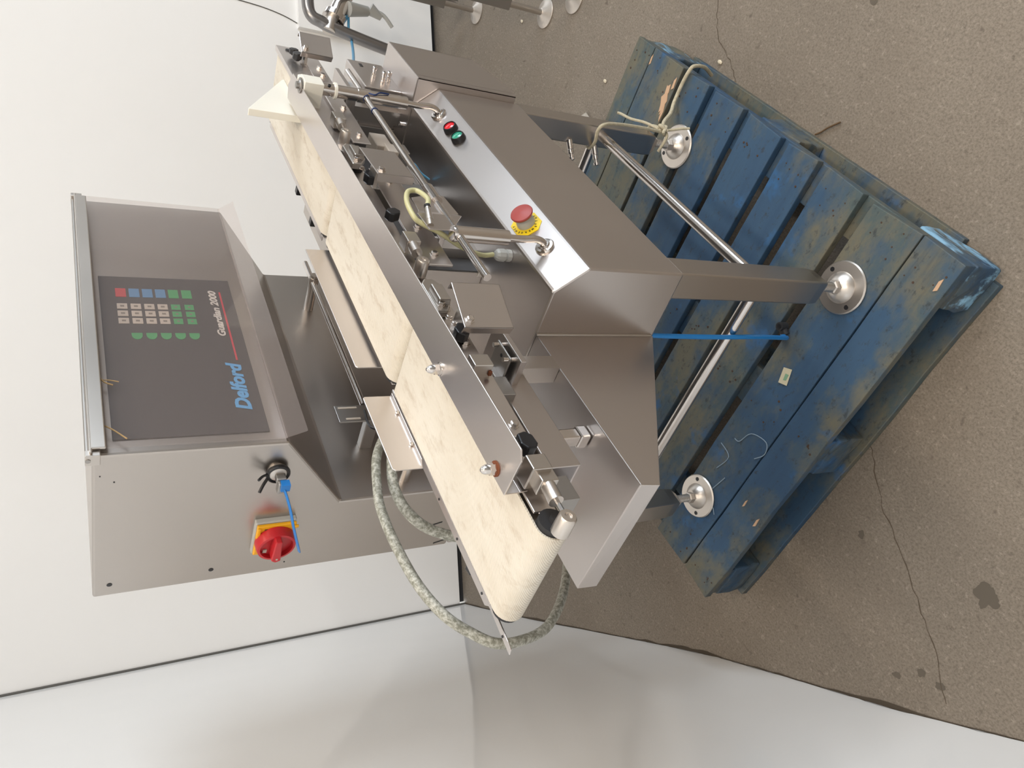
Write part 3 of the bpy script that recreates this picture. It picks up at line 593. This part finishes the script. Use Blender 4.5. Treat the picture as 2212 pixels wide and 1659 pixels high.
# cable boxes at the right end
rb = P('valve_box', gbox(1.590, 1.747, 0.545, 0.640, ZT + .001, 0.992), M_SHEET, 0.002)
obj('cable_slot', gbox(1.712, 1.728, 0.5440, 0.5455, 0.962, 0.969), M_BLACK, rb)
for x, z in ((1.655, 0.955), (1.632, 0.940), (1.640, 0.925)): obj('push_fitting', glathe((x, 0.546, z), (-.25, -1, .1), [(0, .0055), (.008, .0055), (.010, .0042), (.018, .0042), (.020, .0055), (.027, .0050), (.028, .003)], 12), M_TUBE, rb, smooth=True)
vb = P('air_valve', gjoin(gbox(1.38, 1.44, 0.585, 0.62, 0.985, 1.020), gbox(1.352, 1.39, 0.582, 0.612, 0.982, 1.004)), M_KEYW, 0.002)
obj('valve_coil', gbox(1.36, 1.40, 0.584, 0.614, 0.955, 0.981), M_DULL, vb, 0.002)
obj('valve_hose', gtube([(1.37, 0.60, 0.965), (1.352, 0.602, 0.945), (1.345, 0.615, 0.930), (1.338, 0.625, 0.910)], 0.0022, 8), M_SKY, vb, smooth=True)
P('cap_nut', cap_g((1.545, 0.600, ZT + .001), (0, 0, 1), 1.3), M_TUBE, smooth=True)
# back guides: vertical plate with a folded foot by the belt
gA = P('back_guide', gjoin(gprism([(0.628, 1.153), (0.776, 1.153), (0.776, 1.194), (0.773, 1.197), (0.632, 1.197), (0.628, 1.193)], XZ, 0.712, 0.714), gslab([(0.628, 0.714, 1.153), (0.776, 0.714, 1.153), (0.776, 0.7065, 1.1515), (0.640, 0.7065, 1.1515)], (0, 0, .0015))), M_GUIDE, 0.0006)
for x in (0.672, 0.737): obj('guide_screw', glathe((x, 0.7095, 1.154), (0, 0, 1), [(0, .0030), (.003, .0028), (.004, .0015)], 10), M_TUBE, gA, smooth=True)
gB = P('back_guide', gjoin(gprism([(0.846, 1.120), (1.183, 1.120), (1.181, 1.188), (0.849, 1.187), (0.846, 1.184)], XZ, 0.7145, 0.7165)), M_GUIDE, 0.0006)
obj('guide_post', gjoin(gcyl((0.862, 0.719, 1.09), (0.862, 0.719, 1.15), 0.003, 8), gbox(0.87, 1.15, 0.7165, 0.719, 1.10, 1.125)), M_DULL, gB)
# front guide rail: long angle, outer flange towards the camera
q0, q1, q2, q3 = V((0.4335, 0.4865, 1.170)), V((1.497, 0.5150, 1.170)), V((1.521, 0.5450, 1.170)), V((1.512, 0.5700, 1.170)); q4 = V((0.436, 0.5503, 1.170))
gr = P('guide_rail', gjoin(gslab([q0 + V((0.008, 0, 0)), q1, q2, q3, q4, q0 + V((0.0, 0.010, 0))], (0, 0, .002)), gslab([q4, V((1.512, 0.5700, 1.170)), V((1.512, 0.5700, 1.1525)), V((0.436, 0.5503, 1.1525))], (0, -.002, 0)),
    gslab([V((0.436, 0.5503, 1.1525)), V((0.50, 0.5515, 1.1525)), V((0.50, 0.5515, 1.143)), V((0.437, 0.5503, 1.142))], (0, -.002, 0))), M_GUIDE, 0.0006)
for (nx, ny) in ((0.6385, 0.5445), (0.466, 0.5405)):
    st = obj('guide_stud', gcyl((nx, ny, 1.118), (nx, ny, 1.172), 0.0030, 10), M_TUBE, gr)
    obj('washer', glathe((nx, ny, 1.172), (0, 0, 1), [(0, .0090), (.0012, .0090), (.0014, .0078), (.0024, .0078)], 22), M_TUBE if nx > .5 else M_RUST, gr, smooth=True)
    obj('dome_nut', gjoin(glathe((nx, ny, 1.1744), (0, 0, 1), [(0, .0072), (.0065, .0072)], 6), glathe((nx, ny, 1.1805), (0, 0, 1), [(0, .0062), (.004, .0058), (.008, .0042), (.0102, .0018)], 16)), M_TUBE, gr, smooth=True)
# posts from the sloped strip
SN = V((0, -0.741, 0.671)); 
def post(X, ztop, name, r):
    yb = 0.5236; zb_ = 0.8810; base_ = V((X, yb, zb_)); py_ = 0.512
    po = P('guide_post', gcyl((X, py_, 0.958), (X, py_, ztop), r, 28), M_TUBE, smooth=True)
    obj('post_foot', gtube([base_ - SN * .002, base_ + SN * 0.012, V((X, py_ - .002, 0.905)), V((X, py_, 0.93)), V((X, py_, 0.965))], 0.0062, 14, 8), M_TUBE, po, smooth=True)
    obj('post_flange', glathe(base_, SN, [(0, .0165), (.003, .0165), (.0055, .0145), (.006, .0105), (.010, .0095)], 30), M_TUBE, po, smooth=True)
    return po
pl_ = post(0.9193, 1.052, 'left', 0.0125); obj('post_cap', glathe((0.9193, 0.512, 1.050), (0, 0, 1), [(0, .0132), (.003, .0130), (.006, .0115), (.0065, .010)], 28), M_TUBE, pl_, smooth=True)
for z in (1.03, 0.967): obj('grub_screw', gcyl((0.931, 0.512, z), (0.9335, 0.511, z), .003, 8), M_PART, pl_)
pr_ = post(1.4346, 1.108, 'right', 0.0125)
obj('post_collar', gcyl((1.4346, 0.512, 1.104), (1.4346, 0.512, 1.1085), 0.0155, 28), M_WHITE, pr_, smooth=True)
obj('post_head', gcyl((1.4346, 0.512, 1.1085), (1.4346, 0.512, 1.1325), 0.0120, 24), M_TUBE, pr_, smooth=True)
obj('set_screw', gcyl((1.4275, 0.5015, 1.120), (1.4268, 0.5003, 1.120), .003, 10), M_BLACK, pr_)
obj('tee_joint', gcyl((1.4346, 0.512, 1.036), (1.4346, 0.512, 1.062), 0.0137, 28), M_TUBE, pr_, smooth=True)
cb = P('cross_bar', gcyl((0.800, 0.512, 1.046), (1.560, 0.512, 1.046), 0.0062, 18), M_TUBE, smooth=True)
for x in (1.423, 1.365): obj('blue_tie', gcyl((x, 0.512, 1.046), (x - .0022, 0.512, 1.046), 0.0072, 16), material('dark_blue_tie', (0.01, 0.03, 0.12), 0.4) if 'dark_blue_tie' not in bpy.data.materials else bpy.data.materials['dark_blue_tie'], cb)
obj('blue_tie', gtube([(1.420, 0.500, 1.044), (1.412, 0.498, 1.034), (1.425, 0.497, 1.02), (1.43, 0.4985, 1.0)], 0.0016, 6, 5), bpy.data.materials['dark_blue_tie'], cb)
# white nylon block under the rail end and the wedge behind it
wb = P('nylon_block', gprism([(1.415, 0.498), (1.448, 0.496), (1.474, 0.507), (1.470, 0.545), (1.42, 0.560)], XY, 1.1330, 1.1695), M_WHITE, 0.001)
P('nylon_wedge', gprism([(1.454, 1.1505), (1.640, 1.1505), (1.636, 1.156), (1.457, 1.255), (1.454, 1.255)], XZ, 0.580, 0.594), M_WHITE, 0.001, label='white nylon wedge rising above the belt')
P('rail_bolt', gjoin(glathe((1.4346, 0.513, 1.172), (0, 0, 1), [(0, .0145), (.002, .0145), (.0022, .0105), (.0035, .0100), (.0036, .0068), (.0085, .0068), (.009, .005)], 24)), M_DULL, smooth=True)
# sensor bracket hung on the cross bar
sbk = P('sensor_bracket', gjoin(gslab([(1.026, 0.513, 1.086), (1.046, 0.513, 1.040), (1.043, 0.513, 1.023), (0.985, 0.513, 1.018), (0.980, 0.513, 1.030), (0.985, 0.513, 1.088)], (0, .002, 0)),
    gslab([(0.985, 0.513, 1.088), (0.982, 0.513, 1.020), (0.970, 0.508, 1.020), (0.967, 0.508, 1.096)], (0, .002, 0)), gslab([(0.967, 0.508, 1.098), (0.970, 0.508, 1.020), (0.922, 0.508, 1.056), (0.920, 0.508, 1.094)], (0, .002, 0))), M_SHEET, 0.0006)
obj('bar_sleeve', gjoin(gcyl((1.060, 0.512, 1.046), (1.016, 0.512, 1.046), 0.0105, 22)), M_TUBE, sbk, smooth=True)
obj('sensor_barrel', glathe((0.928, 0.5065, 1.090), (0.035, -.012, -.004), [(0, .0052), (.010, .0052), (.0102, .0058), (.016, .0058), (.0162, .0052), (.030, .0052), (.032, .0045), (.036, .0045)], 14), M_PART, sbk, smooth=True)
obj('sensor_ring', glathe((0.962, 0.4945, 1.0862), (0.035, -.012, -.004), [(0, .0050), (.004, .0050)], 12), M_BLACK, sbk)
obj('sensor_lead', gtube([(0.9645, 0.4938, 1.086), (0.972, 0.491, 1.082), (0.988, 0.493, 1.077), (1.008, 0.496, 1.078), (1.021, 0.498, 1.085), (1.014, 0.499, 1.100), (0.985, 0.502, 1.110), (0.955, 0.508, 1.108), (0.948, 0.514, 1.098), (0.94, 0.522, 1.070), (0.938, 0.530, 1.052), (0.942, 0.545, 1.025), (0.948, 0.560, 0.990), (0.964, 0.573, 0.960), (0.970, 0.574, 0.940)], 0.0042, 10, 6), M_TUBEGREEN, sbk, smooth=True)
obj('cable_gland', glathe((0.970, 0.574, ZT + .0005), (0, 0, 1), [(0, .0105), (.008, .0105), (.0085, .0085), (.012, .0085), (.0125, .0112), (.024, .0105), (.028, .0080), (.029, .005)], 10), M_GREY, sbk)
# push buttons and emergency stop on the sloped strip
def strip_pt(x, y=0.5235): return V((x, y, 0.8555 + (y - 0.5) * 0.0505 / 0.047))
for x, m, lb in ((1.3612, M_REDLENS, 'red push button in black bezel'), (1.3177, M_GREENLENS, 'green push button in black bezel')):
    p = strip_pt(x); b = P('push_button', glathe(p, SN, [(-.001, .0150), (.002, .0152), (.010, .0140), (.0125, .0125), (.0128, .0116), (.0105, .0112)], 28), M_BLACK, smooth=True, label=lb)
    obj('button_lens', glathe(p + SN * .009, SN, [(0, .0108), (.0016, .0108), (.0024, .0098), (.0026, .0)], 24), m, b, smooth=True)
p = strip_pt(0.9942)
es = P('emergency_stop', glathe(p, SN, [(0, .0165), (.008, .0160), (.020, .0120), (.022, .0120)], 28), M_GREY, smooth=True, label='red mushroom emergency stop on yellow plate')
obj('mushroom_head', glathe(p + SN * .020, SN, [(0, .0120), (.002, .0190), (.005, .0200), (.007, .0192), (.0085, .0150), (.0092, .0)], 36), M_REDDULL, es, smooth=True)
u_, w_, d_ = frame_of(SN)
T = Matrix.Identity(4)
ex = V((1, 0, 0)); eyv = SN.cross(ex)
for i in range(3): T[i][0] = ex[i]; T[i][1] = eyv[i]; T[i][2] = SN[i]
T.translation = p
yp = mesh_data('yellow_plate', gprism([(-.0295, -.010), (-.016, -.0235), (.012, -.0225), (.0245, -.011), (.0255, .010), (.014, .0245), (-.014, .0250), (-.0285, .014)], XY, 0.0003, 0.0016))
obj('yellow_plate', yp, M_YELLOW, es, at=T)
for k, chs in enumerate(('EMERGENCY', 'STOP')):
    for i, chh in enumerate(chs):
        a = R(208 - i * 17) if k == 0 else R(214 + i * 22)
        rr = 0.0205
        mt = T @ Matrix.Translation(V((rr * math.cos(a), rr * math.sin(a), 0.0017))) @ Matrix.Rotation(a - R(90) if k == 0 else a + R(90), 4, 'Z')
        text(chh, 0, 0, 0.0052, M_INK, es, 0, 0.0001, 0, mt)
# cables and hoses
P('air_hose', gtube([(0.836, 0.640, 0.665), (0.832, 0.640, 0.60), (0.830, 0.640, 0.48), (0.838, 0.645, 0.36), (0.865, 0.668, 0.23), (0.897, 0.692, 0.178), (0.918, 0.700, 0.163)], 0.0048, 12, 8), M_HOSE, smooth=True, label='blue air hose hanging to the pallet')
P('hose_connector', gjoin(gcyl((0.912, 0.696, 0.160), (0.934, 0.684, 0.163), 0.0095, 14), gcyl((0.928, 0.684, 0.155), (0.928, 0.684, 0.176), 0.0100, 16)), M_RUBBER, smooth=True)
P('hose_connector_bore', gcyl((0.928, 0.684, 0.1757), (0.928, 0.684, 0.1768), 0.0055, 14), M_BLACK)
P('braided_cable', gtube([(0.86, 0.86, 1.09), (0.83, 0.86, 1.115), (0.784, 0.86, 1.140), (0.721, 0.86, 1.157), (0.684, 0.86, 1.163), (0.622, 0.86, 1.162), (0.545, 0.86, 1.152), (0.487, 0.86, 1.131), (0.457, 0.87, 1.097), (0.436, 0.872, 1.067), (0.436, 0.88, 1.021), (0.457, 0.90, 0.962), (0.504, 0.92, 0.903), (0.563, 0.94, 0.851), (0.63, 0.95, 0.81), (0.72, 0.95, 0.79), (0.826, 0.94, 0.785)], 0.0076, 12, 7), M_CABLE, smooth=True)
P('braided_cable', gtube([(0.86, 0.85, 1.06), (0.83, 0.855, 1.095), (0.776, 0.86, 1.116), (0.735, 0.87, 1.123), (0.699, 0.88, 1.116), (0.671, 0.89, 1.096), (0.656, 0.90, 1.067), (0.640, 0.90, 1.030), (0.64, 0.89, 0.985), (0.66, 0.86, 0.94), (0.67, 0.84, 0.905)], 0.0086, 12, 7), M_CABLE, smooth=True)
P('cable_entry', glathe((0.67, 0.84, 0.903), (0, 0, 1), [(0, .016), (.012, .016), (.016, .011), (.024, .010)], 10), M_GREY)
P('drain_hole', gcyl((1.555, 0.560, ZT + .0018), (1.555, 0.560, ZT + .0026), 0.004, 10), M_BLACK)

# ================================================================== loose things
tag(obj('cable_tie', gjoin(gtube([(0.795, 0.912, 1.282), (0.786, 0.918, 1.277), (0.774, 0.945, 1.268), (0.766, 0.985, 1.258), (0.766, 1.03, 1.245), (0.774, 1.060, 1.236)], 0.0040, 8, 8, 0.45), gbox(0.786, 0.798, 0.903, 0.917, 1.270, 1.284)), M_BLUE, smooth=True), 'bright blue cable tie dangling from the cabinet lock', 'cable tie')
tag(obj('rope', gjoin(
    gtube([(1.487, 0.490, 0.250), (1.480, 0.486, 0.31), (1.470, 0.485, 0.40), (1.455, 0.488, 0.452), (1.455, 0.505, 0.462), (1.462, 0.535, 0.452), (1.490, 0.562, 0.44), (1.520, 0.562, 0.43), (1.536, 0.53, 0.42)], 0.0042, 8, 7),
    gtube([(1.487, 0.488, 0.246), (1.52, 0.475, 0.225), (1.55, 0.458, 0.190), (1.580, 0.438, 0.168), (1.590, 0.39, 0.160), (1.588, 0.356, 0.158), (1.592, 0.343, 0.145), (1.605, 0.342, 0.10), (1.62, 0.36, 0.05)], 0.0050, 8, 7),
    gtube([(1.490, 0.487, 0.248), (1.535, 0.49, 0.268), (1.575, 0.50, 0.285), (1.615, 0.505, 0.290), (1.624, 0.507, 0.296)], 0.0036, 8, 6),
    gtube([(1.487, 0.486, 0.246), (1.482, 0.478, 0.222), (1.475, 0.468, 0.20), (1.468, 0.462, 0.182)], 0.0036, 8, 6),
    gtube([(1.478, 0.482, 0.238), (1.492, 0.476, 0.255), (1.503, 0.484, 0.243), (1.490, 0.496, 0.232), (1.476, 0.486, 0.250), (1.490, 0.476, 0.238), (1.500, 0.486, 0.254)], 0.0046, 8, 7),
    gtube([(1.535, 0.53, 0.255), (1.530, 0.494, 0.252), (1.500, 0.488, 0.238), (1.476, 0.492, 0.236), (1.470, 0.510, 0.240), (1.472, 0.535, 0.244)], 0.0040, 8, 7)), M_ROPE, smooth=True), 'frayed beige rope knotted around the front right leg and over the pallet edge', 'rope')
M_STRAW = material('dry_straw', (0.36, 0.24, 0.11), 0.8); M_CHIPW = material('pale_chip', (0.62, 0.55, 0.42), 0.8)
tag(obj('straw', gjoin(gtube([(0.974, 0.832, 1.526), (0.960, 0.831, 1.519), (0.953, 0.831, 1.508)], 0.0012, 6, 4), gtube([(0.966, 0.832, 1.523), (0.964, 0.831, 1.512), (0.960, 0.831, 1.500)], 0.0009, 6, 4)), M_STRAW), 'split brown straw caught under the hinge bar near the middle', 'straw')
tag(obj('straw', gtube([(0.870, 0.832, 1.527), (0.858, 0.831, 1.514), (0.838, 0.831, 1.497)], 0.0011, 6, 4), M_STRAW), 'thin brown straw caught at the left end of the hinge bar', 'straw')
tag(obj('twig', gtube([(1.252, 0.350, 0.004), (1.240, 0.338, 0.004), (1.228, 0.322, 0.005), (1.206, 0.298, 0.004)], 0.0022, 6, 4), material('dry_bark', (0.11, 0.065, 0.03), 0.9)), 'thin brown twig lying on the concrete beside the pallet', 'twig')
def chip(x, y, s, lab, cat, mat):
    g = glathe((x, y, 0), (0, 0, 1), [(0, s * .8), (s * .5, s), (s * .9, s * .5)], 6); g = ([V((v.x + (v.x - x) * .7, v.y, v.z)) for v in g[0]], g[1])
    tag(obj('debris_chip', g, mat), lab, cat)
chip(1.663, 0.332, 0.006, 'pale cream chip on the concrete beside the pallet far corner', 'chip', M_CHIPW)
chip(2.124, 0.570, 0.006, 'small white chip on the concrete between machine and wall', 'chip', M_CHIPW)
chip(2.775, 0.596, 0.006, 'tiny white chip on the floor beside the background machine feet', 'chip', M_CHIPW)
tag(obj('dead_leaf', gjoin(gslab([(2.12, 0.700, 0.002), (2.150, 0.690, 0.010), (2.175, 0.712, 0.006), (2.140, 0.735, 0.014)], (0, 0, .001)), gslab([(2.12, 0.700, 0.002), (2.140, 0.735, 0.014), (2.10, 0.735, 0.004)], (0, 0, .001))), material('curled_paper', (0.42, 0.39, 0.35), 0.8)), 'curled grey scrap lying on the concrete behind the right tray', 'scrap')

# ================================================================== second machine, cut by the right edge of the room view
bg = thing('pipe_frame', 'stainless pipe frame with valve standing against the white wall', 'machine', (3.16, 0.84, 0))
M_PIPE = material('dark_stainless_pipe', (0.30, 0.29, 0.29), 0.3, 1.0)
B = lambda name, g, mat, bevel=0.0, smooth=True: obj(name, g, mat, bg, bevel, smooth)
B('frame_pipe', gtube([(3.30, 0.70, 0.712), (3.225, 0.775, 0.708), (3.175, 0.83, 0.705), (3.153, 0.852, 0.690), (3.146, 0.860, 0.66), (3.134, 0.872, 0.606), (3.105, 0.902, 0.382), (3.085, 0.92, 0.20)], 0.024, 14, 5), M_PIPE)
B('frame_pipe', gcyl((3.30, 0.70, 0.05), (3.30, 0.70, 0.712), 0.024, 14), M_PIPE)
B('frame_pipe', gcyl((3.085, 0.92, 0.0), (3.085, 0.92, 0.21), 0.024, 14), M_PIPE)
B('valve_body', gjoin(gcyl((3.239, 0.765, 0.551), (3.160, 0.845, 0.606), 0.034, 18), gcyl((3.172, 0.833, 0.598), (3.158, 0.847, 0.608), 0.046, 18)), M_TUBE)
B('valve_base', gcyl((3.164, 0.842, 0.612), (3.122, 0.884, 0.628), 0.026, 16), M_CAST)
B('clear_hose_joint', gjoin(gcyl((3.18, 0.80, 0.55), (3.21, 0.80, 0.46), 0.030, 14, 0.020), gcyl((3.215, 0.79, 0.45), (3.20, 0.81, 0.40), 0.026, 14, 0.012)), M_GREY)
B('outlet_hose', gtube([(3.21, 0.79, 0.43), (3.20, 0.80, 0.39), (3.175, 0.83, 0.355)], 0.008, 8, 4), M_GREY)
tag(obj('air_hose', gtube([(3.165, 0.842, 0.60), (3.150, 0.850, 0.57), (3.179, 0.826, 0.545), (3.139, 0.867, 0.544), (3.095, 0.90, 0.537), (2.80, 0.86, 0.62), (2.40, 0.78, 0.75), (2.05, 0.70, 0.88), (1.80, 0.64, 0.985), (1.735, 0.60, 1.008), (1.727, 0.597, 0.998)], 0.0055, 10, 7), M_SKY, smooth=True), 'pale blue air hose sagging from the background valve to the right tray', 'hose')
# stand with levelling feet further right
st2 = thing('machine_stand', 'steel stand with round levelling feet at the far right edge', 'machine', (2.75, 0.54, 0))
for x, y in ((3.173, 0.687), (2.625, 0.5176), (2.47, 0.415)):
    l = obj('leg', gjoin(gcyl((x, y, 0.16), (x, y, 0.62), 0.026, 4, None, R(45))), M_DULL, st2, 0.002)
    obj('foot_stem', gcyl((x, y, 0.01), (x, y, 0.17), 0.011, 12), M_PART, l, smooth=True)
    obj('foot_plate', glathe((x, y, 0), (0, 0, 1), [(0, .052), (.005, .052), (.008, .048), (.010, .030), (.022, .016), (.024, .010)], 28), M_CAST, l, smooth=True)
for p0, p1 in (((2.47, 0.415, 0.58), (2.625, 0.5176, 0.58)), ((2.625, 0.5176, 0.58), (3.173, 0.687, 0.58))): obj('rail', gcyl(p0, p1, 0.02, 12), M_DULL, st2)
